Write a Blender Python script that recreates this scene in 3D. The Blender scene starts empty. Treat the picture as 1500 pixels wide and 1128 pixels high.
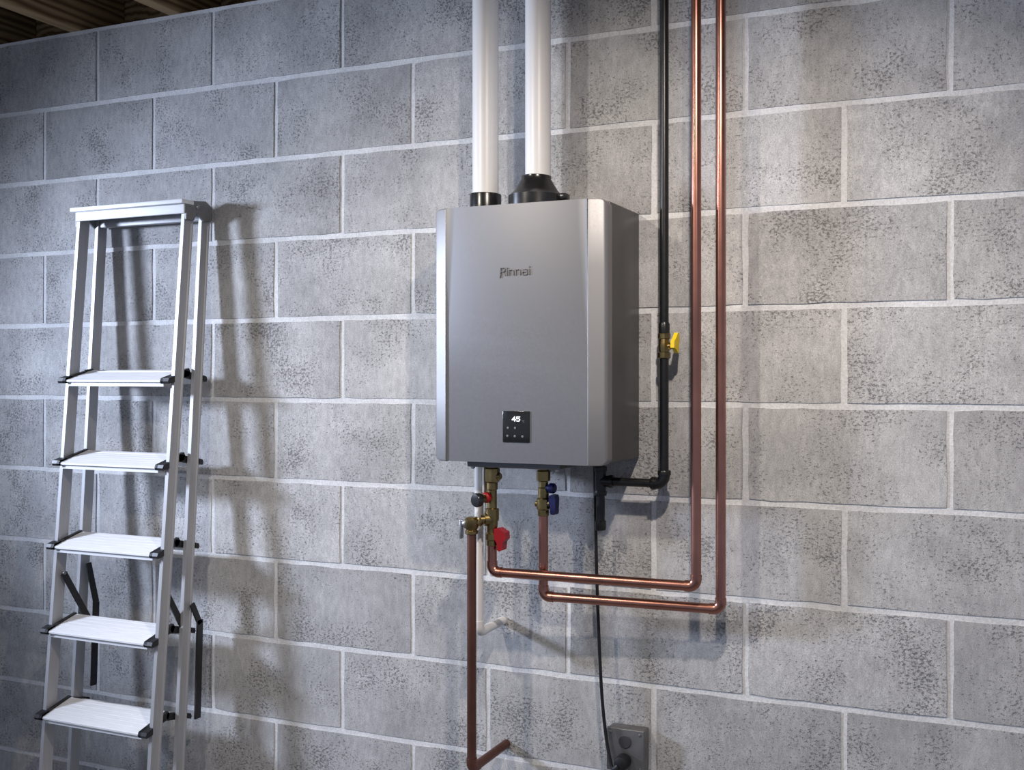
import bpy, bmesh, math, random
from mathutils import Vector, Matrix

sc = bpy.context.scene
COL = sc.collection
R = math.radians

# ------------------------------------------------------------------ camera
cam_data = bpy.data.cameras.new('camera')
cam = bpy.data.objects.new('camera', cam_data)
COL.objects.link(cam)
cam.location = (2.5474, -2.025, 1.4848)
cam.rotation_euler = (R(90), 0, 0.3715)
cam_data.sensor_width = 36.0
cam_data.sensor_fit = 'HORIZONTAL'
cam_data.lens = 36.0 * 1454.99 / 1500.0
cam_data.shift_x = -163.0 / 1500.0
cam_data.shift_y = -14.425 / 1500.0
cam_data.clip_start = 0.05
sc.camera = cam

# ------------------------------------------------------------------ world, lamps, exposure
world = bpy.data.worlds.new('basement_ambient')
sc.world = world
world.use_nodes = True
bg = world.node_tree.nodes['Background']
bg.inputs['Color'].default_value = (0.64, 0.75, 1.0, 1)
bg.inputs['Strength'].default_value = 0.43


def spot(name, loc, target, power, color, radius, angle, blend):
    d = bpy.data.lights.new(name, 'SPOT')
    d.energy = power
    d.color = color
    d.shadow_soft_size = radius
    d.spot_size = R(angle)
    d.spot_blend = blend
    o = bpy.data.objects.new(name, d)
    COL.objects.link(o)
    o.location = loc
    o.rotation_euler = (Vector(target) - Vector(loc)).to_track_quat('-Z', 'Y').to_euler()
    return o


spot('ceiling_spot_lamp', (2.27, -1.03, 2.40), (1.72, 0.0, -0.22), 77, (1.0, 0.89, 0.80), 0.025, 137, 1.0)
spot('second_ceiling_spot_lamp', (1.02, -1.50, 2.40), (1.60, 0.0, 0.85), 60, (1.0, 0.92, 0.80), 0.035, 92, 1.0)
spot('cool_side_lamp', (-1.35, -1.45, 1.97), (1.55, 0.0, 1.26), 465, (0.68, 0.775, 1.0), 0.17, 61, 1.0)

sc.view_settings.view_transform = 'Standard'
sc.view_settings.look = 'None'
sc.view_settings.gamma = 1.0
sc.view_settings.use_curve_mapping = False
sc.view_settings.exposure = 0.0


# ------------------------------------------------------------------ materials
def new_mat(name):
    m = bpy.data.materials.new(name)
    m.use_nodes = True
    nt = m.node_tree
    return m, nt, nt.nodes['Principled BSDF']


def N(nt, kind, **kw):
    n = nt.nodes.new(kind)
    for k, v in kw.items():
        setattr(n, k, v)
    return n


def setin(n, **kw):
    for k, v in kw.items():
        n.inputs[k.replace('_', ' ')].default_value = v


def ramp(nt, src, stops):
    r = N(nt, 'ShaderNodeValToRGB')
    el = r.color_ramp.elements
    while len(el) < len(stops):
        el.new(0.5)
    for e, (p, c) in zip(el, stops):
        e.position = p
        e.color = (c[0], c[1], c[2], 1) if isinstance(c, (tuple, list)) else (c, c, c, 1)
    nt.links.new(src, r.inputs['Fac'])
    return r


def noise(nt, vec, scale, detail=2.0, rough=0.5):
    n = N(nt, 'ShaderNodeTexNoise')
    setin(n, Scale=scale, Detail=detail, Roughness=rough)
    if vec is not None:
        nt.links.new(vec, n.inputs['Vector'])
    return n


def math_node(nt, op, a, b=None):
    n = N(nt, 'ShaderNodeMath', operation=op)
    for i, v in enumerate((a, b)):
        if v is None:
            continue
        if isinstance(v, (int, float)):
            n.inputs[i].default_value = v
        else:
            nt.links.new(v, n.inputs[i])
    return n.outputs[0]


def mix_rgb(nt, fac, a, b, blend='MIX'):
    n = N(nt, 'ShaderNodeMix', data_type='RGBA', blend_type=blend)
    for sock, v in ((n.inputs[0], fac), (n.inputs[6], a), (n.inputs[7], b)):
        if isinstance(v, (int, float)):
            sock.default_value = v
        elif isinstance(v, tuple):
            sock.default_value = (v[0], v[1], v[2], 1)
        else:
            nt.links.new(v, sock)
    return n.outputs[2]


def bump(nt, height, strength, dist, bsdf, prev=None):
    b = N(nt, 'ShaderNodeBump')
    setin(b, Strength=strength, Distance=dist)
    nt.links.new(height, b.inputs['Height'])
    if prev is not None:
        nt.links.new(prev, b.inputs['Normal'])
    nt.links.new(b.outputs['Normal'], bsdf.inputs['Normal'])
    return b.outputs['Normal']


def world_pos(nt, per_object=0.0):
    g = N(nt, 'ShaderNodeNewGeometry')
    if not per_object:
        return g.outputs['Position']
    oi = N(nt, 'ShaderNodeObjectInfo')
    comb = N(nt, 'ShaderNodeCombineXYZ')
    nt.links.new(math_node(nt, 'MULTIPLY', oi.outputs['Random'], per_object), comb.inputs[0])
    nt.links.new(math_node(nt, 'MULTIPLY', oi.outputs['Random'], per_object * 1.7), comb.inputs[2])
    v = N(nt, 'ShaderNodeVectorMath', operation='ADD')
    nt.links.new(g.outputs['Position'], v.inputs[0])
    nt.links.new(comb.outputs[0], v.inputs[1])
    return v.outputs[0]


def mat_block():
    m, nt, b = new_mat('concrete_block')
    vec = world_pos(nt, 37.0)
    oi = N(nt, 'ShaderNodeObjectInfo')
    # broad mottling
    blot = noise(nt, vec, 5.0, 3.0, 0.55)
    col = ramp(nt, blot.outputs['Fac'], [(0.30, (0.345, 0.34, 0.338)), (0.70, (0.52, 0.513, 0.505))]).outputs[0]
    tone = N(nt, 'ShaderNodeMapRange')
    setin(tone, To_Min=0.90, To_Max=1.07)
    nt.links.new(oi.outputs['Random'], tone.inputs['Value'])
    cmb = N(nt, 'ShaderNodeCombineXYZ')
    for i in range(3):
        nt.links.new(tone.outputs[0], cmb.inputs[i])
    col = mix_rgb(nt, 1.0, col, cmb.outputs[0], 'MULTIPLY')
    # sandy grain
    grain = noise(nt, vec, 420.0, 2.0, 0.6)
    gr = ramp(nt, grain.outputs['Fac'], [(0.25, 0.70), (0.75, 1.24)]).outputs[0]
    col = mix_rgb(nt, 1.0, col, gr, 'MULTIPLY')
    # patchy mid tone, drawn out upright like a troweled face
    mq = N(nt, 'ShaderNodeMapping')
    mq.inputs['Scale'].default_value = (1.6, 1.6, 0.7)
    nt.links.new(vec, mq.inputs['Vector'])
    patch = noise(nt, mq.outputs[0], 48.0, 5.0, 0.68)
    col = mix_rgb(nt, 1.0, col, ramp(nt, patch.outputs['Fac'], [(0.28, 0.78), (0.66, 1.10)]).outputs[0], 'MULTIPLY')
    # clustered pits
    mp = N(nt, 'ShaderNodeMapping')
    mp.inputs['Scale'].default_value = (1.0, 1.0, 1.35)
    nt.links.new(vec, mp.inputs['Vector'])
    pits = noise(nt, mp.outputs[0], 145.0, 3.0, 0.65)
    mask = noise(nt, vec, 7.5, 2.0, 0.6)
    thr = N(nt, 'ShaderNodeMapRange')
    setin(thr, From_Min=0.34, From_Max=0.70, To_Min=0.02, To_Max=0.235)
    nt.links.new(mask.outputs['Fac'], thr.inputs['Value'])
    pv = math_node(nt, 'ADD', pits.outputs['Fac'], thr.outputs[0])
    pit = ramp(nt, pv, [(0.69, 0.0), (0.83, 1.0)]).outputs[0]
    col = mix_rgb(nt, math_node(nt, 'MULTIPLY', pit, 0.74), col, (0.10, 0.098, 0.10))
    nt.links.new(col, b.inputs['Base Color'])
    setin(b, Roughness=0.95)
    b.inputs['Specular IOR Level'].default_value = 0.2
    h = math_node(nt, 'SUBTRACT', math_node(nt, 'MULTIPLY', grain.outputs['Fac'], 0.22), pit)
    bump(nt, h, 0.55, 0.0022, b)
    return m


def mat_mortar():
    m, nt, b = new_mat('mortar')
    vec = world_pos(nt)
    n1 = noise(nt, vec, 9.0, 3.0)
    col = ramp(nt, n1.outputs['Fac'], [(0.3, (0.56, 0.56, 0.56)), (0.7, (0.70, 0.70, 0.70))]).outputs[0]
    n2 = noise(nt, vec, 260.0, 2.0)
    col = mix_rgb(nt, 1.0, col, ramp(nt, n2.outputs['Fac'], [(0.3, 0.84), (0.7, 1.08)]).outputs[0], 'MULTIPLY')
    nt.links.new(col, b.inputs['Base Color'])
    setin(b, Roughness=0.95)
    bump(nt, n2.outputs['Fac'], 0.5, 0.0015, b)
    return m


def mat_simple(name, color, rough=0.5, metal=0.0, spec=0.5, var=0.06, scale=60.0, bump_s=0.0, coat=0.0, stretch=None):
    m, nt, b = new_mat(name)
    tc = N(nt, 'ShaderNodeTexCoord')
    vec = tc.outputs['Object']
    if stretch:
        mp = N(nt, 'ShaderNodeMapping')
        mp.inputs['Scale'].default_value = stretch
        nt.links.new(vec, mp.inputs['Vector'])
        vec = mp.outputs[0]
    n1 = noise(nt, vec, scale, 3.0)
    lo = tuple(c * (1 - var) for c in color)
    hi = tuple(min(1, c * (1 + var)) for c in color)
    nt.links.new(ramp(nt, n1.outputs['Fac'], [(0.3, lo), (0.7, hi)]).outputs[0], b.inputs['Base Color'])
    rr = N(nt, 'ShaderNodeMapRange')
    setin(rr, To_Min=max(0.02, rough - 0.05), To_Max=min(1, rough + 0.05))
    nt.links.new(n1.outputs['Fac'], rr.inputs['Value'])
    nt.links.new(rr.outputs[0], b.inputs['Roughness'])
    b.inputs['Metallic'].default_value = metal
    b.inputs['Specular IOR Level'].default_value = spec
    b.inputs['Coat Weight'].default_value = coat
    if bump_s:
        bump(nt, n1.outputs['Fac'], bump_s, 0.001, b)
    return m


def mat_emit(name, color, strength):
    m, nt, b = new_mat(name)
    b.inputs['Base Color'].default_value = (0.01, 0.01, 0.01, 1)
    b.inputs['Emission Color'].default_value = (*color, 1)
    b.inputs['Emission Strength'].default_value = strength
    return m


def mat_wood(name, dark, light, spec=0.3):
    m, nt, b = new_mat(name)
    vec = world_pos(nt, 11.0)
    mp = N(nt, 'ShaderNodeMapping')
    mp.inputs['Scale'].default_value = (9.0, 1.1, 9.0)
    nt.links.new(vec, mp.inputs['Vector'])
    n1 = noise(nt, mp.outputs[0], 3.0, 4.0, 0.6)
    w = N(nt, 'ShaderNodeTexWave', wave_type='BANDS', bands_direction='Z')
    setin(w, Scale=1.6, Distortion=7.0, Detail=2.0)
    nt.links.new(mp.outputs[0], w.inputs['Vector'])
    f = math_node(nt, 'ADD', math_node(nt, 'MULTIPLY', w.outputs['Fac'], 0.5), math_node(nt, 'MULTIPLY', n1.outputs['Fac'], 0.5))
    nt.links.new(ramp(nt, f, [(0.25, dark), (0.7, light)]).outputs[0], b.inputs['Base Color'])
    setin(b, Roughness=0.75)
    b.inputs['Specular IOR Level'].default_value = spec
    bump(nt, f, 0.2, 0.001, b)
    return m


def mat_concrete_floor():
    m, nt, b = new_mat('floor_concrete')
    vec = world_pos(nt)
    n1 = noise(nt, vec, 2.5, 5.0, 0.6)
    n2 = noise(nt, vec, 90.0, 2.0)
    col = ramp(nt, n1.outputs['Fac'], [(0.3, (0.22, 0.22, 0.22)), (0.7, (0.34, 0.34, 0.335))]).outputs[0]
    nt.links.new(col, b.inputs['Base Color'])
    setin(b, Roughness=0.8)
    bump(nt, n2.outputs['Fac'], 0.2, 0.001, b)
    return m


M = {
    'block': mat_block(),
    'mortar': mat_mortar(),
    'floor': mat_concrete_floor(),
    'joist': mat_wood('joist_wood', (0.13, 0.075, 0.034), (0.40, 0.28, 0.15)),
    'plywood': mat_wood('subfloor_plywood', (0.16, 0.11, 0.07), (0.26, 0.19, 0.12)),
    'silver': mat_simple('silver_paint_lit', (0.28, 0.277, 0.28), 0.52, 0.68, 0.5, 0.01, 300.0),  # side columns: lighter copy of the cover paint, caught light put into the colour
    'silver_shaded': mat_simple('silver_paint_shaded', (0.20, 0.198, 0.204), 0.45, 0.74, 0.5, 0.01, 300.0),  # centre panel: same paint as the columns, dimmer reflection put into the colour
    'casing': mat_simple('casing_grey', (0.10, 0.097, 0.095), 0.42, 0.35, 0.4, 0.03, 30.0),
    'bracket': mat_simple('bracket_grey', (0.16, 0.16, 0.165), 0.45, 0.6, 0.4, 0.05),
    'black_glass': mat_simple('black_glass', (0.012, 0.012, 0.013), 0.18, 0.0, 0.5, 0.05),
    'black_plastic': mat_simple('black_plastic', (0.012, 0.012, 0.013), 0.25, 0.0, 0.55, 0.1),
    'black_rubber': mat_simple('black_rubber', (0.012, 0.012, 0.014), 0.5, 0.0, 0.3, 0.1),
    'black_iron': mat_simple('black_iron', (0.012, 0.012, 0.012), 0.33, 0.2, 0.5, 0.2, 90.0, 0.15),
    'pvc': mat_simple('white_pvc', (0.68, 0.67, 0.66), 0.35, 0.0, 0.4, 0.015, 12.0),
    'copper': mat_simple('copper', (0.40, 0.185, 0.14), 0.30, 1.0, 0.5, 0.10, 14.0, stretch=(1, 1, 1)),
    'copper_dull': mat_simple('dull_copper', (0.17, 0.078, 0.058), 0.42, 0.85, 0.4, 0.14, 18.0),
    'brass': mat_simple('brass', (0.25, 0.185, 0.080), 0.34, 1.0, 0.5, 0.14, 60.0),
    'chrome': mat_simple('dull_steel', (0.36, 0.36, 0.37), 0.35, 0.9, 0.5, 0.06),
    'yellow': mat_simple('yellow_handle', (0.78, 0.56, 0.015), 0.38, 0.0, 0.5, 0.05),
    'red': mat_simple('red_handle', (0.30, 0.006, 0.010), 0.35, 0.0, 0.5, 0.05),
    'blue': mat_simple('blue_handle', (0.006, 0.007, 0.075), 0.4, 0.0, 0.5, 0.05),
    'tag': mat_simple('paper_tag', (0.72, 0.71, 0.66), 0.8, 0.0, 0.2, 0.05),
    'alu': mat_simple('brushed_aluminium', (0.42, 0.42, 0.43), 0.50, 0.38, 0.5, 0.05, 40.0, stretch=(4, 4, 0.3)),
    'alu_tread': mat_simple('tread_aluminium', (0.78, 0.78, 0.79), 0.6, 0.10, 0.4, 0.05, 50.0, 0.10, stretch=(0.4, 6, 6)),
    'alu_dark': mat_simple('grey_hinge_plate', (0.20, 0.20, 0.20), 0.5, 0.2, 0.4, 0.08),
    'cap': mat_simple('dark_end_cap', (0.020, 0.020, 0.022), 0.45, 0.0, 0.4, 0.1),
    'spreader': mat_simple('dark_steel_bar', (0.035, 0.034, 0.036), 0.4, 0.5, 0.5, 0.1),
    'logo': mat_simple('dark_grey_print', (0.17, 0.17, 0.175), 0.5, 0.0, 0.3, 0.02),
    'icon': mat_simple('grey_print', (0.16, 0.16, 0.165), 0.5, 0.0, 0.3, 0.02),
    'lit': mat_emit('lit_digits', (0.92, 0.95, 1.0), 1.6),
    'box_grey': mat_simple('cast_metal_grey', (0.17, 0.168, 0.17), 0.42, 0.55, 0.5, 0.08, 50.0, 0.1),
    'receptacle': mat_simple('dark_receptacle', (0.045, 0.044, 0.048), 0.5, 0.0, 0.4, 0.05),
}


# ------------------------------------------------------------------ mesh helpers
class MB:
    """collects shapes; build() links them as one mesh object"""

    def __init__(self):
        self.bm = bmesh.new()

    def box(self, x0, x1, y0, y1, z0, z1, bevel=0.0, seg=2, mat=None):
        t = bmesh.new()
        bmesh.ops.create_cube(t, size=1.0)
        for v in t.verts:
            v.co = Vector(((x0 + x1) / 2 + v.co.x * (x1 - x0), (y0 + y1) / 2 + v.co.y * (y1 - y0), (z0 + z1) / 2 + v.co.z * (z1 - z0)))
        if bevel:
            bmesh.ops.bevel(t, geom=list(t.edges), offset=bevel, segments=seg, profile=0.5, affect='EDGES')
        if mat is not None:
            bmesh.ops.transform(t, matrix=mat, verts=t.verts)
        self._merge(t)
        return self

    def _merge(self, t):
        me = bpy.data.meshes.new('tmp')
        t.to_mesh(me)
        t.free()
        self.bm.from_mesh(me)
        bpy.data.meshes.remove(me)

    def tube(self, pts, r, seg=16, cap=True):
        pts = [Vector(p) for p in pts]
        n = len(pts)
        rad = r if isinstance(r, (list, tuple)) else [r] * n
        tang = []
        for i in range(n):
            a = pts[max(0, i - 1)]
            b = pts[min(n - 1, i + 1)]
            tang.append((b - a).normalized())
        ref = Vector((0, 0, 1)) if abs(tang[0].z) < 0.9 else Vector((1, 0, 0))
        u = tang[0].cross(ref).normalized()
        rings = []
        for i in range(n):
            t = tang[i]
            u = (u - t * u.dot(t)).normalized()
            w = t.cross(u)
            rings.append([self.bm.verts.new(pts[i] + (u * math.cos(2 * math.pi * k / seg) + w * math.sin(2 * math.pi * k / seg)) * rad[i]) for k in range(seg)])
        for a, b in zip(rings[:-1], rings[1:]):
            for k in range(seg):
                self.bm.faces.new((a[k], a[(k + 1) % seg], b[(k + 1) % seg], b[k]))
        if cap:
            self.bm.faces.new(list(reversed(rings[0])))
            self.bm.faces.new(rings[-1])
        return self

    def lathe(self, base, axis, profile, seg=24):
        """profile: list of (radius, height along axis)"""
        axis = Vector(axis).normalized()
        base = Vector(base)
        ref = Vector((0, 0, 1)) if abs(axis.z) < 0.9 else Vector((1, 0, 0))
        u = axis.cross(ref).normalized()
        w = axis.cross(u)
        rings = []
        for r, h in profile:
            rings.append([self.bm.verts.new(base + axis * h + (u * math.cos(2 * math.pi * (k + 0.5) / seg) + w * math.sin(2 * math.pi * (k + 0.5) / seg)) * max(r, 1e-5)) for k in range(seg)])
        for a, b in zip(rings[:-1], rings[1:]):
            for k in range(seg):
                self.bm.faces.new((a[k], a[(k + 1) % seg], b[(k + 1) % seg], b[k]))
        self.bm.faces.new(list(reversed(rings[0])))
        self.bm.faces.new(rings[-1])
        return self

    def prism(self, outline, direction, depth):
        """outline: 3D points of a flat polygon, extruded by direction*depth"""
        d = Vector(direction).normalized() * depth
        a = [self.bm.verts.new(Vector(p)) for p in outline]
        b = [self.bm.verts.new(Vector(p) + d) for p in outline]
        n = len(a)
        self.bm.faces.new(a)
        self.bm.faces.new(list(reversed(b)))
        for i in range(n):
            self.bm.faces.new((a[i], b[i], b[(i + 1) % n], a[(i + 1) % n]))
        return self

    def build(self, name, mat, parent=None, smooth=True, angle=35, label=None, origin=None):
        bmesh.ops.recalc_face_normals(self.bm, faces=self.bm.faces)
        me = bpy.data.meshes.new(name)
        self.bm.to_mesh(me)
        self.bm.free()
        me.materials.append(mat)
        o = bpy.data.objects.new(name, me)
        COL.objects.link(o)
        if smooth:
            for p in me.polygons:
                p.use_smooth = True
            me.set_sharp_from_angle(angle=R(angle))
        if origin is not None:
            me.transform(Matrix.Translation(-Vector(origin)))
            o.location = origin
        if parent is not None:
            put_under(o, parent)
        if label:
            o['label'] = label
        return o


def world_loc(o):
    v = Vector(o.location)
    p = o.parent
    while p is not None:
        v = v + Vector(p.location)
        p = p.parent
    return v


def put_under(o, parent):
    # parents are never rotated here: subtracting the location keeps the world place
    o.location = Vector(o.location) - world_loc(parent)
    o.parent = parent


def thing(name, loc, label, cat, group=None):
    o = bpy.data.objects.new(name, None)
    o.empty_display_size = 0.05
    COL.objects.link(o)
    o.location = loc
    tag(o, label, cat, group)
    return o


def tag(o, label, cat, group=None):
    o['label'] = label
    o['category'] = cat
    if group:
        o['group'] = group
    return o


def structure(o):
    o['kind'] = 'structure'
    return o


def fillet(pts, rad, seg=7):
    """polyline with rounded corners"""
    pts = [Vector(p) for p in pts]
    out = [pts[0]]
    for a, b, c in zip(pts[:-2], pts[1:-1], pts[2:]):
        d1 = (a - b).normalized()
        d2 = (c - b).normalized()
        ang = d1.angle(d2)
        t = rad / math.tan(ang / 2)
        p1, p2 = b + d1 * t, b + d2 * t
        cen = b + (d1 + d2).normalized() * (rad / math.sin(ang / 2))
        v1, v2 = p1 - cen, p2 - cen
        tot = v1.angle(v2)
        ax = v1.cross(v2).normalized()
        for i in range(seg + 1):
            out.append(cen + Matrix.Rotation(tot * i / seg, 3, ax) @ v1)
    out.append(pts[-1])
    return out


def smooth_curve(pts, steps=8):
    pts = [Vector(p) for p in pts]
    ext = [pts[0] * 2 - pts[1]] + pts + [pts[-1] * 2 - pts[-2]]
    out = []
    for i in range(1, len(ext) - 2):
        p0, p1, p2, p3 = ext[i - 1:i + 3]
        for k in range(steps):
            t = k / steps
            out.append(0.5 * ((2 * p1) + (p2 - p0) * t + (2 * p0 - 5 * p1 + 4 * p2 - p3) * t * t + (3 * p1 - p0 - 3 * p2 + p3) * t ** 3))
    out.append(pts[-1])
    return out


# ------------------------------------------------------------------ the setting
TOP = 2.4384                      # top of the masonry
HB = 0.2032                       # course height = half a block
rng = random.Random(7)

wall = MB().box(-2.30, 4.30, 0.0021, 0.19, 0.0, TOP + 0.005).build('wall_back', M['mortar'], smooth=False)
structure(wall)
wall['label'] = 'grey concrete block wall with pale mortar joints behind everything'

JT = 0.0098                       # mortar joint


def block_mesh(seed, w, h):
    g = random.Random(seed)
    bm = bmesh.new()
    nx, nz = 7, 4
    pts = []
    for i in range(nx):
        pts.append((-w / 2 + w * i / nx, -h / 2))
    for i in range(nz):
        pts.append((w / 2, -h / 2 + h * i / nz))
    for i in range(nx):
        pts.append((w / 2 - w * i / nx, h / 2))
    for i in range(nz):
        pts.append((-w / 2, h / 2 - h * i / nz))
    jit = [(x + g.uniform(-0.0013, 0.0013), z + g.uniform(-0.0013, 0.0013)) for x, z in pts]
    front, mid = [], []
    for x, z in jit:
        ins = g.uniform(0.0010, 0.0022)
        front.append(bm.verts.new((x - math.copysign(ins, x), 0.0, z - math.copysign(ins, z))))
        mid.append(bm.verts.new((x, 0.05, z)))
    n = len(front)
    bm.faces.new(front)
    bm.faces.new(list(reversed(mid)))
    for i in range(n):
        bm.faces.new((front[i], mid[i], mid[(i + 1) % n], front[(i + 1) % n]))
    bmesh.ops.recalc_face_normals(bm, faces=bm.faces)
    me = bpy.data.meshes.new('block')
    bm.to_mesh(me)
    bm.free()
    me.materials.append(M['block'])
    return me


block_meshes = [block_mesh(s, 2 * HB - JT, HB - JT) for s in range(8)]
for k in range(12):
    start = -11 if (k % 2 == 0) else -10
    n = start
    while n < 20:
        o = bpy.data.objects.new('block', block_meshes[rng.randrange(8)])
        COL.objects.link(o)
        o.location = ((n + 1) * HB, rng.uniform(-0.0008, 0.0006), TOP - (k + 0.5) * HB)
        o.parent = wall
        n += 2

floor = structure(MB().box(-2.30, 4.30, -4.2, 0.19, -0.12, 0.0).build('floor', M['floor'], smooth=False))
ceiling = structure(MB().box(-2.30, 4.30, -4.2, 0.19, 2.634, 2.655).build('ceiling', M['plywood'], smooth=False))
ceiling['label'] = 'dark plywood subfloor above the exposed wooden joists'
for x in (-2.063, -1.703, -1.343, -0.983, -0.623, -0.263, 0.097, 0.457, 0.817, 1.170, 1.515, 1.893, 2.250, 2.610, 2.970, 3.330, 3.690, 4.050):
    MB().box(x, x + 0.040, -4.2, 0.15, TOP + 0.0055, 2.634, 0.002, 1).build('joist', M['joist'], ceiling, smooth=False)
MB().box(-2.30, 4.30, 0.151, 0.19, TOP + 0.0055, 2.634).build('rim_board', M['joist'], ceiling, smooth=False)

# ------------------------------------------------------------------ water heater
HX0, HX1, HZ0, HZ1 = 1.402, 1.7983, 1.303, 1.8375
YS, YF = -0.1885, -0.2085         # side edge and front of the cover
heater = thing('water_heater', (1.60, 0.0, 1.303), 'silver tankless water heater with black control panel mounted on the block wall', 'water heater')

MB().box(HX0 + 0.002, HX1 - 0.0015, -0.170, -0.001, HZ0 + 0.003, HZ1 - 0.0015, 0.004, 2).build('casing', M['casing'], heater, label='dark grey side casing')

BW = 0.036                        # width of the slanted side columns


def cover_profile():
    xs = []
    rc = 0.015                    # corner radius seen from the front
    for i in range(9):
        a = math.pi / 2 * i / 8
        xs.append((HX0 + rc - rc * math.cos(a), rc - rc * math.sin(a)))
    left = list(xs)
    left += [(HX0 + 0.022, 0.0), (HX0 + 0.029, 0.0)] + [(HX0 + BW - 0.0024 + 0.0024 * math.sin(R(a)), 0.0) for a in (0, 18, 36, 54, 72, 90)]
    right = [(HX0 + HX1 - x, d) for x, d in left]
    return left, right


RI = 0.0024                        # small round on the inner edge of the columns


def col_y(x):
    d = min(x - HX0, HX1 - x)
    t = min(1.0, d / BW)
    y = YS + (YF - YS) * (t / 0.1 * 0.34 if t < 0.1 else 0.34 + (t - 0.1) / 0.9 * 0.66)
    e = d - (BW - RI)
    if e > 0:                      # turn back toward the wall at the inner edge
        y += RI - math.sqrt(max(0.0, RI * RI - e * e))
    return y


left_st, right_st = cover_profile()
NZ = 12


def column_strip(mb, stations, side):
    """slanted, slightly proud side column with a soft outer edge"""
    rows = []
    for x, d in stations:
        zt, zb = HZ1 - d, HZ0 + d
        y = col_y(x)
        col = [(x, -0.165, zt), (x, y + 0.004, zt), (x, y + 0.0012, zt - 0.0012), (x, y, zt - 0.004)]
        col += [(x, y, zt - 0.004 + (zb - zt + 0.008) * i / 4) for i in range(1, 4)]
        col += [(x, y, zb + 0.004), (x, y + 0.0012, zb + 0.0012), (x, y + 0.004, zb), (x, -0.165, zb)]
        rows.append([mb.bm.verts.new(p) for p in col])
    for a, b in zip(rows[:-1], rows[1:]):
        for i in range(len(a) - 1):
            mb.bm.faces.new((a[i], a[i + 1], b[i + 1], b[i]))
    mb.bm.faces.new(rows[0])
    return rows


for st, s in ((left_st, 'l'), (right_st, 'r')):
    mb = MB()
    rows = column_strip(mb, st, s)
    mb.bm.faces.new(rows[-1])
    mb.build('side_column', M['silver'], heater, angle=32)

# centre panel: flush with the columns at its top, sinking behind them lower down
mb = MB()
cx0, cx1 = HX0 + BW + 0.0004, HX1 - BW - 0.0004
grid = []
for i in range(NZ + 1):
    z = HZ1 - 0.0008 + (HZ0 + 0.0008 - HZ1 + 0.0008) * i / NZ
    t = min(1.0, max(0.0, (i / NZ - 0.05) / 0.55))
    sink = 0.0036 * (t * t * (3 - 2 * t))
    soft = 0.020 * (1 - t) + 0.0012
    row = []
    for x, f in ((cx0, 0.0), (cx0 + soft * 0.5, 0.5), (cx0 + soft, 1.0), (cx1 - soft, 1.0), (cx1 - soft * 0.5, 0.5), (cx1, 0.0)):
        dip = 0.0022 * (1 - t) * math.sin(f * math.pi) if f in (0.5,) else 0.0
        row.append((x, YF + 0.0002 + sink * (1.0 if t > 0.02 else f) + dip, z))
    grid.append(row)
fr = [[mb.bm.verts.new(p) for p in row] for row in grid]
bk = [[mb.bm.verts.new((p[0], -0.19, p[2])) for p in row] for row in grid]
nx = len(fr[0])
for i in range(NZ):
    for j in range(nx - 1):
        mb.bm.faces.new((fr[i][j], fr[i][j + 1], fr[i + 1][j + 1], fr[i + 1][j]))
    mb.bm.faces.new((fr[i][0], fr[i + 1][0], bk[i + 1][0], bk[i][0]))
    mb.bm.faces.new((fr[i][-1], bk[i][-1], bk[i + 1][-1], fr[i + 1][-1]))
for j in range(nx - 1):
    mb.bm.faces.new((fr[0][j], bk[0][j], bk[0][j + 1], fr[0][j + 1]))
    mb.bm.faces.new((fr[-1][j], fr[-1][j + 1], bk[-1][j + 1], bk[-1][j]))
front_panel = mb.build('front_panel', M['silver_shaded'], heater, angle=32)
FY = YF + 0.0036                  # face of the centre panel in its lower half

# control panel
cp = MB().box(1.5722, 1.6330, FY - 0.0022, FY + 0.004, 1.3468, 1.4112, 0.0008, 2).build('control_panel', M['black_glass'], heater, label='square black glass control panel')


def strokes(mb, lines, x0, z0, sx, sz, y, width, depth=0.0006):
    """flat ribbons for lettering on a face that looks toward -y"""
    for line in lines:
        for (ax, az), (bx, bz) in zip(line[:-1], line[1:]):
            a = Vector((x0 + ax * sx, y, z0 + az * sz))
            b = Vector((x0 + bx * sx, y, z0 + bz * sz))
            d = (b - a).normalized()
            n = Vector((-d.z, 0, d.x)) * (width / 2)
            e = d * (width * 0.42)
            mb.prism([a - e - n, a - e + n, b + e + n, b + e - n], (0, 1, 0), depth)


DY = FY - 0.0029
four = [[(0.65, 0), (0.65, 1), (0.0, 0.33), (0.9, 0.33)]]
five = [[(0.85, 1), (0.1, 1), (0.06, 0.55), (0.6, 0.62), (0.85, 0.35), (0.6, 0.02), (0.05, 0.05)]]
mb = MB()
strokes(mb, four, 1.5945, 1.3905, 0.0088, 0.0088, DY, 0.0019)
strokes(mb, five, 1.6045, 1.3905, 0.0088, 0.0088, DY, 0.0019)
mb.build('display_digits', M['lit'], cp, smooth=False, label='lit white temperature digits')
mb = MB()
strokes(mb, [[(0, 0), (0.3, 0), (0.3, 0.3), (0, 0.3), (0, 0)], [(1.4, 0.2), (0.7, 0.2), (0.7, -0.6), (1.4, -0.6)]], 1.6165, 1.3915, 0.0040, 0.0040, DY, 0.0008)
mb.build('unit_mark', M['icon'], cp, smooth=False)
for bx_, bz_ in ((1.5845, 1.3765), (1.6010, 1.3765), (1.5835, 1.3600), (1.6005, 1.3597), (1.6180, 1.3593)):
    MB().lathe((bx_, FY - 0.0020, bz_), (0, -1, 0), [(0.0024, 0), (0.0024, 0.0008), (0.0018, 0.0010)], 14).build('button', M['icon'], cp)

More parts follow.
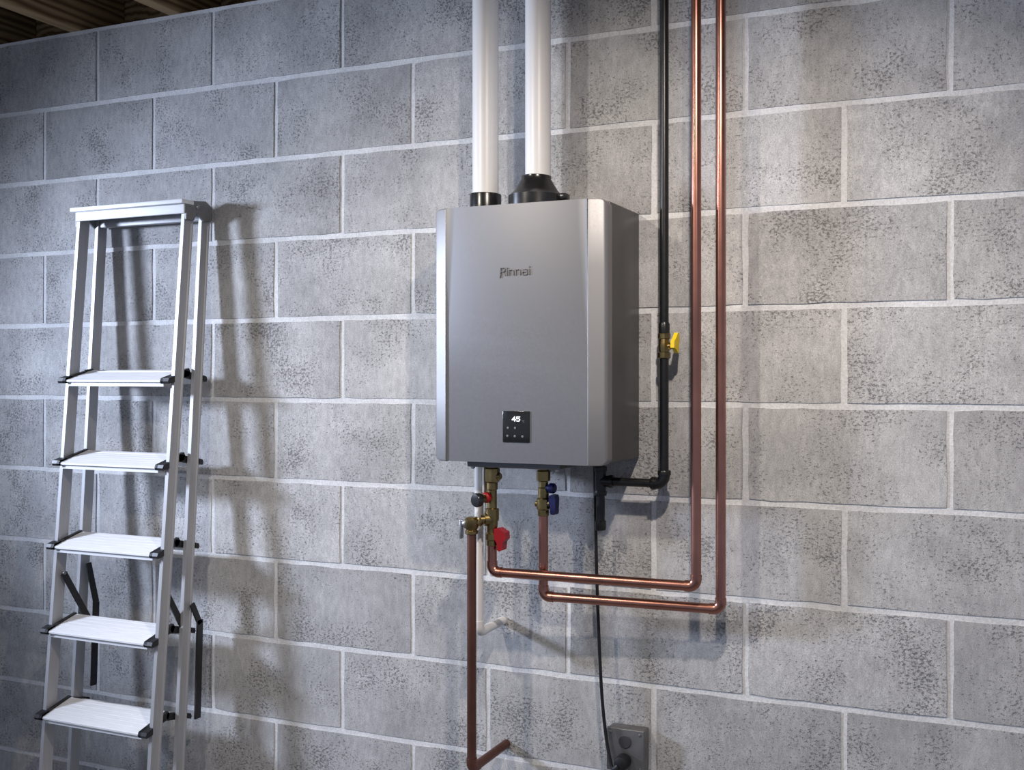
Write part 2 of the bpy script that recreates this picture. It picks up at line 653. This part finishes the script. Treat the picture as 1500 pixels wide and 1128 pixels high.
# printed name on the front
mb = MB()
LY = YF + 0.0036 * 0.62
letters = []
letters += [[(0.02, -0.28), (0.12, 0.3), (0.12, 1.0), (0.55, 1.0), (0.70, 0.88), (0.70, 0.62), (0.55, 0.47), (0.14, 0.47)], [(0.40, 0.47), (0.74, 0.0)]]
letters += [[(1.02, 0.0), (1.02, 0.70)], [(1.02, 0.90), (1.02, 0.99)]]
for nx0 in (1.32, 2.22):
    letters += [[(nx0, 0.0), (nx0, 0.70), (nx0 + 0.40, 0.70), (nx0 + 0.58, 0.56), (nx0 + 0.58, 0.0)]]
letters += [[(3.16, 0.70), (3.62, 0.70), (3.74, 0.60), (3.74, 0.0), (3.28, 0.0), (3.12, 0.10), (3.12, 0.28), (3.28, 0.38), (3.72, 0.38)]]
letters += [[(4.04, 0.0), (4.04, 0.70)], [(4.04, 0.92), (4.04, 1.06)]]
strokes(mb, letters, 1.5662, 1.6902, 0.0168, 0.0155, LY - 0.0033, 0.0013, 0.0036)
mb.build('printed_name', M['logo'], heater, smooth=False, label='dark grey lettering on the front')

# bottom tray, screws
MB().box(1.472, 1.688, -0.180, -0.02, 1.2905, 1.3065, 0.002, 1).build('bottom_tray', M['bracket'], heater)
for sx in (1.480, 1.678):
    MB().lathe((sx, -0.168, 1.2905), (0, 0, -1), [(0.005, 0), (0.005, 0.003), (0.003, 0.005)], 10).build('screw', M['chrome'], heater)

# flue collars on top
YV = -0.10
VX1, VX2 = 1.4725, 1.6005
MB().lathe((VX1, YV, HZ1 - 0.002), (0, 0, 1), [(0.0345, 0), (0.0345, 0.044), (0.0338, 0.0462), (0.0288, 0.0466)], 32).build('intake_collar', M['black_plastic'], heater, label='short black collar around the vent pipe')
ad = MB().lathe((1.5965, YV, HZ1 - 0.002), (0, 0, 1), [(0.060, 0), (0.060, 0.034), (0.056, 0.037), (0.048, 0.044), (0.036, 0.064), (0.032, 0.070), (0.032, 0.077), (0.0285, 0.0775)], 36).build('exhaust_adapter', M['black_plastic'], heater, label='black flared flue adapter')
MB().box(1.650, 1.672, YV - 0.012, YV + 0.012, HZ1 + 0.020, HZ1 + 0.034, 0.004, 2).build('tab', M['black_plastic'], ad)

# ------------------------------------------------------------------ vent pipes
vp = MB().tube([(VX1, YV, HZ1 + 0.006), (VX1, YV, 2.634)], 0.0286, 32).build('vent_pipe', M['pvc'], origin=(VX1, YV, HZ1 + 0.006))
tag(vp, 'white plastic vent pipe rising from the short black collar', 'pipe', 'white vent pipes above the heater')
vp = MB().tube([(VX2, YV, HZ1 + 0.05), (VX2, YV, 2.634)], 0.0275, 32).build('vent_pipe', M['pvc'], origin=(VX2, YV, HZ1 + 0.05))
tag(vp, 'white plastic vent pipe rising from the flared black flue adapter', 'pipe', 'white vent pipes above the heater')

# ------------------------------------------------------------------ gas line
GX, GY, GR = 1.872, -0.055, 0.0094
TX, GZ = 1.7275, 1.2575           # tee under the heater, level of the horizontal run
gas = thing('gas_pipe', (GX, GY, 1.24), 'black iron gas pipe with yellow valve running down beside the heater', 'gas pipe')
MB().tube([(GX, GY, 2.634), (GX, GY, 1.572)], GR, 20).build('riser', M['black_iron'], gas)
MB().lathe((GX, GY, 1.5695), (0, 0, 1), [(0.0112, 0), (0.0118, 0.003), (0.0118, 0.022), (0.0100, 0.026)], 20).build('coupling', M['black_iron'], gas)
MB().tube([(GX, GY, 1.522), (GX, GY, GZ + 0.022)], GR, 20).build('lower_pipe', M['black_iron'], gas)
MB().tube([(GX - 0.024, GY, GZ), (TX + 0.012, GY, GZ)], GR * 0.96, 20).build('cross_pipe', M['black_iron'], gas)
el = MB().tube(fillet([(GX, GY, GZ + 0.026), (GX, GY, GZ), (GX - 0.028, GY, GZ)], 0.017), 0.0122, 20).build('elbow', M['black_iron'], gas)
MB().lathe((GX, GY, GZ + 0.018), (0, 0, 1), [(0.0140, 0), (0.0142, 0.002), (0.0142, 0.008), (0.0128, 0.010)], 20).build('band', M['black_iron'], el)
MB().lathe((GX - 0.019, GY, GZ), (-1, 0, 0), [(0.0136, 0), (0.0138, 0.002), (0.0138, 0.008), (0.0125, 0.010)], 20).build('band', M['black_iron'], el)
tee = MB().tube([(TX, GY, GZ + 0.030), (TX, GY, GZ - 0.030)], 0.0122, 20).tube([(TX, GY, GZ), (TX + 0.026, GY, GZ)], 0.0122, 20).build('tee', M['black_iron'], gas)
for bz_ in (GZ + 0.021, GZ - 0.031):
    MB().lathe((TX, GY, bz_), (0, 0, 1), [(0.0134, 0), (0.0138, 0.002), (0.0138, 0.008), (0.0134, 0.010)], 20).build('band', M['black_iron'], tee)
MB().lathe((TX + 0.020, GY, GZ), (1, 0, 0), [(0.0134, 0), (0.0138, 0.002), (0.0138, 0.008), (0.0125, 0.010)], 20).build('band', M['black_iron'], tee)
MB().tube([(TX, GY, GZ + 0.028), (TX, GY, HZ0 + 0.004)], GR, 20).build('inlet_nipple', M['black_iron'], gas)
MB().tube([(TX, GY, GZ - 0.028), (TX, GY, 1.165)], GR, 20).build('drip_leg', M['black_iron'], gas)
MB().lathe((TX, GY, 1.1505), (0, 0, 1), [(0.0065, 0), (0.0115, 0.002), (0.0125, 0.005), (0.0125, 0.020), (0.011, 0.022)], 20).build('drip_cap', M['black_iron'], gas)
gv = MB().lathe((GX, GY, 1.520), (0, 0, 1), [(0.0118, 0), (0.0135, 0.001), (0.0135, 0.012), (0.0108, 0.0135), (0.0118, 0.022), (0.0122, 0.027), (0.0118, 0.032), (0.0108, 0.040), (0.0135, 0.0415), (0.0135, 0.0515), (0.0118, 0.053)], 8).build('valve_body', M['brass'], gas, angle=20, label='brass valve body')
MB().lathe((GX + 0.009, GY, 1.5455), (1, 0, 0), [(0.0072, 0), (0.0072, 0.006), (0.0045, 0.007), (0.0045, 0.012), (0.006, 0.012), (0.006, 0.0165)], 12).build('stem', M['brass'], gv)
hx = GX + 0.0245
prof = [(-0.021, 1.5415), (-0.006, 1.5385), (0.004, 1.5310), (0.009, 1.5335), (0.010, 1.5450), (0.016, 1.5600), (0.013, 1.5720), (0.004, 1.5735), (-0.006, 1.5640), (-0.020, 1.5550)]
MB().prism([(hx - 0.004, GY + a, z) for a, z in prof], (1, 0, 0), 0.0085).build('valve_handle', M['yellow'], gas, angle=30, label='yellow wing handle')

# ------------------------------------------------------------------ copper water lines
CR = 0.0102
ZH, ZC = 1.0600, 1.0090
XH, XC = 1.4865, 1.6110
YL = -0.095
XHR, XCR = 1.9592, 1.9995
HOT_SHIFT = Vector((0.0178, -0.033, 0.0045))      # the hot side stands farther off the wall


def copper_line(root, x0, y0, x1, y1, z, ztop_left):
    a = Vector((x0, y0, z))
    b = Vector((x1, y1, z))
    d = (b - a).normalized()
    e = 0.019
    MB().tube([(x0, y0, ztop_left), (x0, y0, z + e)], CR, 20).build('drop_pipe', M['copper'], root)
    MB().tube([a + d * e, b - d * e], CR, 20).build('cross_pipe', M['copper'], root)
    MB().tube([(x1, y1, z + e), (x1, y1, 2.634)], CR, 20).build('riser', M['copper'], root)
    for c, p, q in ((a, Vector((x0, y0, z + e + 0.004)), a + d * (e + 0.004)), (b, b - d * (e + 0.004), Vector((x1, y1, z + e + 0.004)))):
        MB().tube(fillet([p, c, q], 0.0155), CR + 0.0014, 20).build('elbow', M['copper'], root)


hot = thing('copper_pipe', (XHR, -0.112, 1.04), 'copper water pipe running from the red handled valve, upper of two horizontal runs', 'pipe', 'copper water lines')
copper_line(hot, XH + HOT_SHIFT.x, YL + HOT_SHIFT.y, XHR, -0.112, ZH, 1.1175)
cold = thing('copper_pipe', (XCR, -0.073, 1.0), 'copper water pipe running from the blue handled valve, outermost riser on the wall', 'pipe', 'copper water lines')
copper_line(cold, XC, YL, XCR, -0.073, ZC, 1.1830)

# ------------------------------------------------------------------ valve on the hot line (red handles)
hv = thing('service_valve', (XH, YL, 1.112), 'brass service valve with red handles below the left of the heater', 'valve')
MB().lathe((XH, YL, 1.112), (0, 0, 1), [(0.0115, 0), (0.0125, 0.001), (0.0125, 0.012), (0.0150, 0.014), (0.0150, 0.026), (0.0115, 0.029), (0.0115, 0.040), (0.0125, 0.046), (0.0125, 0.056), (0.0115, 0.058)], 16).build('lower_body', M['brass'], hv, angle=25)
MB().lathe((XH, YL, 1.170), (0, 0, 1), [(0.0145, -0.004), (0.0150, 0), (0.0150, 0.022), (0.0105, 0.024), (0.0105, 0.062), (0.0125, 0.064), (0.0125, 0.078)], 16).build('upper_body', M['brass'], hv, angle=25)
MB().lathe((XH, YL, 1.2485), (0, 0, 1), [(0.0130, 0), (0.0165, 0.003), (0.0170, 0.018), (0.0165, 0.030), (0.0130, 0.032), (0.0120, 0.044)], 8).build('union_nut', M['brass'], hv, angle=20)
MB().lathe((XH + 0.008, YL, 1.262), (1, 0, 0), [(0.009, 0), (0.009, 0.008), (0.007, 0.0125)], 14).build('side_plug', M['brass'], hv)
# front drain port: red ring and black cap pointing into the room
OUT = Vector((-0.74, -0.67, 0.0)).normalized()
FRONT = Vector((-0.30, -0.95, 0.0)).normalized()
MB().lathe(Vector((XH, YL, 1.2165)) + FRONT * 0.004, FRONT, [(0.0085, 0), (0.0085, 0.026), (0.0105, 0.027), (0.0105, 0.033)], 16).build('drain_port', M['brass'], hv)
MB().lathe(Vector((XH, YL, 1.2175)) + FRONT * 0.0095, FRONT, [(0.0095, 0), (0.0118, 0.003), (0.0118, 0.011), (0.0090, 0.014)], 20).build('drain_knob', M['red'], hv, label='small round red drain knob')
MB().lathe(Vector((XH, YL, 1.2145)) + FRONT * 0.036, FRONT, [(0.0125, 0), (0.0150, 0.002), (0.0150, 0.011), (0.0130, 0.014), (0.006, 0.015)], 24).build('drain_cap', M['black_plastic'], hv, label='black round drain cap')
# branch toward the room for the relief valve
MB().lathe((XH, YL, 1.1690), OUT, [(0.0140, 0), (0.0140, 0.017), (0.0095, 0.018), (0.0095, 0.026)], 16).build('branch', M['brass'], hv)
# red lever
MB().lathe((XH + 0.010, YL, 1.1380), (1, 0, 0), [(0.0085, 0), (0.0085, 0.006), (0.006, 0.007), (0.006, 0.014)], 14).build('stem', M['brass'], hv)
lv = [(0.010, 1.1500), (0.020, 1.1520), (0.0365, 1.1430), (0.0375, 1.1290), (0.0310, 1.1220), (0.0290, 1.1050), (0.0220, 1.1020), (0.0175, 1.1050), (0.0165, 1.1200), (0.0105, 1.1280)]
MB().prism([(XH + a, YL - 0.011, z) for a, z in lv], (0, 1, 0), 0.022).build('lever', M['red'], hv, angle=30, label='red lever handle')
MB().box(XH - 0.0185, XH - 0.0145, YL - 0.010, YL + 0.004, 1.226, 1.292, 0.001, 1).build('paper_tag', M['tag'], hv, smooth=False, label='small white paper tag')

hv.location = hv.location + HOT_SHIFT

# ------------------------------------------------------------------ valve on the cold line (blue handles)
cv = thing('service_valve', (XC, YL, 1.183), 'brass service valve with blue handles below the middle of the heater', 'valve')
MB().lathe((XC, YL, 1.182), (0, 0, 1), [(0.0115, 0), (0.0122, 0.001), (0.0122, 0.013), (0.0150, 0.016), (0.0150, 0.036), (0.0120, 0.040)], 16).build('lower_body', M['brass'], cv, angle=25)
MB().lathe((XC, YL, 1.220), (0, 0, 1), [(0.0120, 0), (0.0120, 0.022), (0.0105, 0.024), (0.0105, 0.038)], 16).build('upper_body', M['brass'], cv, angle=25)
MB().lathe((XC, YL, 1.2560), (0, 0, 1), [(0.0110, 0), (0.0148, 0.002), (0.0152, 0.012), (0.0148, 0.022), (0.0110, 0.025), (0.0105, 0.040)], 8).build('union_nut', M['brass'], cv, angle=20)
MB().lathe((XC + 0.006, YL, 1.2420), (1, 0, 0), [(0.0080, 0), (0.0085, 0.008), (0.0110, 0.010), (0.0110, 0.019), (0.0085, 0.022)], 16).build('drain_knob', M['blue'], cv, label='small dark blue drain knob')
MB().lathe((XC - 0.009, YL, 1.2070), (-1, 0, 0), [(0.0070, 0), (0.0070, 0.008), (0.0050, 0.010)], 12).build('side_plug', M['brass'], cv)
MB().lathe((XC + 0.010, YL, 1.2080), (1, 0, 0), [(0.0075, 0), (0.0075, 0.006), (0.0055, 0.007), (0.0055, 0.014)], 14).build('stem', M['brass'], cv)
lv = [(0.0175, 1.2260), (0.0220, 1.2290), (0.0310, 1.2280), (0.0330, 1.2200), (0.0320, 1.1900), (0.0300, 1.1865), (0.0215, 1.1870), (0.0200, 1.1920), (0.0205, 1.2060), (0.0165, 1.2090)]
MB().prism([(XC + a, YL - 0.010, z) for a, z in lv], (0, 1, 0), 0.020).build('lever', M['blue'], cv, angle=30, label='dark blue lever handle')

# ------------------------------------------------------------------ relief valve and its discharge pipe
RX, RY = 1.4712, -0.158
rv = thing('relief_valve', (RX, RY, 1.146), 'brass pressure relief valve with steel lever in front of the red handled valve', 'valve')
MB().lathe((RX, RY, 1.1440), (0, 0, 1), [(0.0125, 0), (0.0140, 0.002), (0.0140, 0.007), (0.0115, 0.009), (0.0150, 0.016), (0.0150, 0.032), (0.0115, 0.036), (0.0085, 0.037)], 18).build('body', M['brass'], rv, angle=28)
MB().tube([(RX + 0.008, RY + 0.007, 1.1660), Vector((XH, YL, 1.1690)) + HOT_SHIFT + OUT * 0.0265], 0.0112, 16).build('inlet', M['brass'], rv)
MB().lathe((RX - 0.010, RY, 1.1660), (-1, 0, 0), [(0.0105, 0), (0.0110, 0.004), (0.0085, 0.009), (0.0040, 0.010), (0.0040, 0.014)], 16).build('bonnet', M['chrome'], rv)
MB().box(RX - 0.0275, RX - 0.0215, RY - 0.006, RY + 0.006, 1.1330, 1.1740, 0.002, 2).box(RX - 0.0275, RX - 0.0120, RY - 0.006, RY + 0.006, 1.1690, 1.1740, 0.002, 2).build('lever', M['chrome'], rv, label='bent steel test lever')

dp = thing('discharge_pipe', (RX, 0.0, 0.635), 'dull copper discharge pipe dropping from the relief valve and turning into the wall', 'pipe')
MB().tube([(RX, RY, 1.147), (RX, RY, 0.660)], CR * 0.98, 20).build('drop_pipe', M['copper_dull'], dp)
MB().tube([(RX, RY + 0.020, 0.6400), (RX, -0.0005, 0.6400)], CR * 0.98, 20).build('stub', M['copper_dull'], dp)
MB().tube(fillet([(RX, RY, 0.664), (RX, RY, 0.640), (RX, RY + 0.024, 0.640)], 0.0155), CR + 0.0012, 20).build('elbow', M['copper_dull'], dp)

# ------------------------------------------------------------------ condensate drain
DX, DYC = 1.4630, -0.1120
cd_ = thing('drain_pipe', (DX, 0.0, 0.92), 'thin white plastic drain pipe under the heater turning into the wall', 'pipe')
MB().tube([(DX, DYC, 1.2915), (DX, DYC, 0.941)], 0.0098, 18).build('drop_pipe', M['pvc'], cd_)
MB().tube([(DX, DYC + 0.020, 0.9215), (DX, -0.0005, 0.9215)], 0.0098, 18).build('stub', M['pvc'], cd_)
MB().tube(fillet([(DX, DYC, 0.947), (DX, DYC, 0.9215), (DX, DYC + 0.026, 0.9215)], 0.014), 0.0110, 18).build('elbow', M['pvc'], cd_)

# ------------------------------------------------------------------ electrical outlet and cord
ob = thing('outlet_box', (1.775, 0.0, 0.60), 'grey metal surface mounted outlet box low on the wall', 'outlet')
OX0, OX1, OZ0, OZ1, OYF = 1.7345, 1.8190, 0.6330, 0.7235, -0.036
MB().box(OX0, OX1, -0.030, -0.0008, OZ0, OZ1, 0.004, 3).build('back_box', M['box_grey'], ob)
cpl = MB().box(OX0 - 0.001, OX1 + 0.001, OYF, -0.0295, OZ0 - 0.001, OZ1 + 0.001, 0.0022, 3).build('cover_plate', M['box_grey'], ob)
for zc in (0.6975, 0.6600):
    rc_ = MB().lathe((1.7765, OYF + 0.001, zc), (0, -1, 0), [(0.0140, 0), (0.0140, 0.0022), (0.0130, 0.003)], 24).build('receptacle', M['receptacle'], ob)
for sx in (OX0 + 0.0085, OX1 - 0.0085):
    for sz in (OZ0 + 0.0085, OZ1 - 0.0085):
        MB().lathe((sx, OYF + 0.0005, sz), (0, -1, 0), [(0.0034, 0), (0.0034, 0.0012), (0.0022, 0.0020)], 12).build('screw', M['bracket'], cpl)

pc = thing('power_cord', (1.7765, -0.04, 0.66), 'thin black power cord hanging from the heater to the outlet box', 'power cord')
cord = smooth_curve([(1.7120, -0.052, 1.3030), (1.7135, -0.050, 1.200), (1.7155, -0.048, 1.060), (1.7195, -0.046, 0.930), (1.7265, -0.046, 0.800), (1.7380, -0.050, 0.710), (1.7520, -0.058, 0.6580), (1.7600, -0.062, 0.6455), (1.7700, -0.062, 0.6480)], 8)
MB().tube(cord, 0.0036, 12).build('cable', M['black_rubber'], pc)
pl = MB().lathe((1.7765, OYF - 0.0022, 0.6590), (0, -1, 0), [(0.0150, 0), (0.0165, 0.004), (0.0165, 0.020), (0.0145, 0.026), (0.0080, 0.029)], 24).build('plug', M['black_rubber'], pc)
MB().tube([(1.7720, -0.060, 0.6530), (1.7640, -0.062, 0.6465), (1.7590, -0.062, 0.6455)], [0.0090, 0.0070, 0.0050], 14).build('strain_relief', M['black_rubber'], pl)

# ------------------------------------------------------------------ step ladder, folded, leaning on the wall
LXC, LHW = 0.4255, 0.1850


def yf(z):                         # front face of the front rails
    return -0.095 - (1.90 - z) * 0.0789


def yr(z):                         # front face of the rear rails
    return -0.038 - (1.90 - z) * 0.0610


ladder = thing('step_ladder', (LXC, -0.16, 0.0), 'folded aluminium step ladder with black end caps leaning against the block wall', 'ladder')


def rail(fy, side, z0, z1, depth, width, name):
    """channel section rail following the lean fy(z); open side toward the outside of the ladder is filled by a thin web"""
    mb = MB()
    xo = LXC + side * LHW
    xi = xo - side * width
    t = 0.0022
    # C section: web on the inner... seen as front flange, web and back flange
    sec = [(xi, 0.0), (xo, 0.0), (xo, 0.0030), (xo - side * 0.0030, 0.0050), (xo - side * 0.0030, depth - 0.0050), (xo, depth - 0.0030), (xo, depth), (xi, depth)]
    a = [mb.bm.verts.new((x, fy(z1) + d, z1)) for x, d in sec]
    b = [mb.bm.verts.new((x, fy(z0) + d, z0)) for x, d in sec]
    n = len(sec)
    mb.bm.faces.new(a)
    mb.bm.faces.new(list(reversed(b)))
    for i in range(n):
        mb.bm.faces.new((a[i], b[i], b[(i + 1) % n], a[(i + 1) % n]))
    return mb.build(name, M['alu'], ladder, angle=20)


for side in (-1, 1):
    r1 = rail(yf, side, 0.020, 1.9180, 0.0300, 0.0105, 'front_rail')
    r2 = rail(yr, side, 0.020, 1.9150, 0.0280, 0.0105, 'rear_rail')
    for fy, dep, rr_ in ((yf, 0.030, r1), (yr, 0.028, r2)):
        xo = LXC + side * LHW
        MB().box(min(xo + side * 0.003, xo - side * 0.016), max(xo + side * 0.003, xo - side * 0.016), fy(0.02) - 0.004, fy(0.02) + dep + 0.004, 0.0, 0.045, 0.003, 2).build('rubber_foot', M['cap'], rr_)

STEP_Z = [1.4735, 1.2605, 1.0470, 0.8335, 0.6200, 0.4065, 0.1930]
TILT = math.tan(R(17))


def step(z, fy, sgn, depth, nose, tread_name, lip):
    """sgn -1: tread faces the room, +1: tread faces the wall"""
    yb = fy(z)
    if sgn < 0:
        y0, y1 = yb - nose, yb - nose + depth
    else:
        y0, y1 = yb + 0.028 + nose, yb + 0.028 + nose - depth
    inner = LHW - 0.0135
    s = MB()

    def zt(y):
        return z + abs(y - y0) * TILT

    # tread between the rails
    xs0, xs1 = LXC - inner + 0.009, LXC + inner - 0.009
    yn = yb - 0.001 if sgn < 0 else yb + 0.029
    top = [(y0, z - 0.002), (y0 + (y1 - y0) * 0.03, z), (y1, zt(y1)), (y1, zt(y1) - 0.014), (y1 - (y1 - y0) * 0.05, zt(y1) - 0.014), (y1 - (y1 - y0) * 0.05, zt(y1) - 0.005), (y0 + (y1 - y0) * 0.17, z - 0.002), (y0 + (y1 - y0) * 0.17, z - lip), (y0 + (y1 - y0) * 0.09, z - lip), (y0 + (y1 - y0) * 0.09, z - 0.007), (y0, z - 0.006)]
    s.prism([(xs0, y, zz) for y, zz in top], (1, 0, 0), xs1 - xs0)
    tr = s.build(tread_name, M['alu_tread'], ladder, angle=25)
    # ribs on the tread
    for i in range(1, 6):
        y = y0 + (y1 - y0) * (0.08 + 0.16 * i)
        MB().prism([(xs0 + 0.004, y - 0.0016, zt(y - 0.0016) - 0.0003), (xs0 + 0.004, y, zt(y) + 0.0004), (xs0 + 0.004, y + 0.0016, zt(y + 0.0016) - 0.0003)], (1, 0, 0), xs1 - xs0 - 0.008).build('rib', M['alu_tread'], tr, smooth=False)
    # dark end caps wrapping the nose beside each rail
    for side in (-1, 1):
        xa = LXC + side * (inner - 0.010)
        xb = LXC + side * (inner - 0.0005)
        xo = LXC + side * (LHW + 0.003)
        cap = MB()
        prof = [(y0 - 0.003 * (1 if sgn < 0 else -1), z - 0.004), (y0, z + 0.004), (y1, zt(y1) + 0.004), (y1 + 0.004 * (1 if sgn < 0 else -1), zt(y1) - 0.004), (y1, zt(y1) - 0.016), (y0, z - 0.010)]
        cap.prism([(min(xa, xb), y, zz) for y, zz in prof], (1, 0, 0), abs(xb - xa))
        # nose piece in front of the rail flange
        ye = yb - 0.0012 if sgn < 0 else yb + 0.0292
        pn = [(y0 - 0.003 * (1 if sgn < 0 else -1), z - 0.004), (y0, z + 0.004), (ye, zt(ye) + 0.004), (ye, z - 0.006), (y0, z - 0.010)]
        cap.prism([(min(xa, xo), y, zz) for y, zz in pn], (1, 0, 0), abs(xo - xa))
        cap.build('end_cap', M['cap'], tr, smooth=False)
    return tr


for z in STEP_Z:
    step(z, yf, -1, 0.082, 0.020, 'tread', 0.017)
    step(z + 0.004, yr, 1, 0.058, 0.010, 'rear_tread', 0.015)

# top cap: front beam, top plate, rear beam, hinge plates
zc = 1.9180
MB().box(LXC - LHW - 0.010, LXC + LHW + 0.006, -0.1100, -0.0700, 1.9160, 1.9270, 0.002, 2).build('top_plate', M['alu_tread'], ladder)
MB().box(LXC - LHW - 0.001, LXC + LHW + 0.002, -0.1000, -0.0930, 1.8920, 1.9160, 0.0025, 2).build('front_beam', M['alu_tread'], ladder)
MB().box(LXC - LHW + 0.013, LXC + LHW - 0.013, -0.0360, -0.0200, 1.8830, 1.9050, 0.003, 2).build('rear_beam', M['alu'], ladder)
for side in (-1, 1):
    x = LXC + side * (LHW + 0.0005)
    hp = MB().prism([(x, -0.0960, 1.9250), (x, -0.0300, 1.9320), (x, -0.0080, 1.9180), (x, -0.0080, 1.8850), (x, -0.0380, 1.8800), (x, -0.0620, 1.8990), (x, -0.0700, 1.8780), (x, -0.0960, 1.8780)], (side, 0, 0), 0.005).build('hinge_plate', M['alu_dark'], ladder, smooth=False)
    MB().lathe((x + side * 0.005, -0.058, 1.913), (side, 0, 0), [(0.006, 0), (0.006, 0.002), (0.004, 0.0035)], 12).build('rivet', M['chrome'], hp)
MB().box(LXC - LHW + 0.0125, LXC + LHW - 0.0125, -0.0700, -0.0120, 1.9110, 1.9160, 0.0015, 1).build('cap_underside', M['alu_dark'], ladder, smooth=False)


# folding spreader bars
def bar(p, q, w, t, parent):
    p, q = Vector(p), Vector(q)
    d = (q - p).normalized()
    n = Vector((0, -d.z, d.y)).normalized() * (w / 2)
    mb = MB().prism([p - n, p + n, q + n, q - n], (1, 0, 0), t)
    return mb.build('spreader_bar', M['spreader'], parent, smooth=False)


for side in (-1, 1):
    x = LXC + side * (LHW - 0.020)
    xr = LXC + side * (LHW + 0.004)
    b1 = bar((x, yf(0.972) + 0.015, 0.972), (x + 0.010, yr(0.845) + 0.012, 0.845), 0.016, 0.004, ladder)
    MB().lathe((x, yf(0.972) + 0.015, 0.972), (1, 0, 0), [(0.004, -0.002), (0.004, 0.006)], 10).build('rivet', M['chrome'], b1)
    if side < 0:
        bar((x, yr(0.985) + 0.014, 0.985), (x + 0.012, -0.066, 0.880), 0.016, 0.004, ladder)
        bar((x + 0.012, -0.066, 0.880), (x + 0.012, -0.074, 0.660), 0.018, 0.004, ladder)
    else:
        bar((xr, -0.078, 0.905), (xr, -0.052, 0.850), 0.014, 0.005, ladder)
        bar((xr, -0.052, 0.860), (xr, -0.060, 0.610), 0.018, 0.005, ladder)
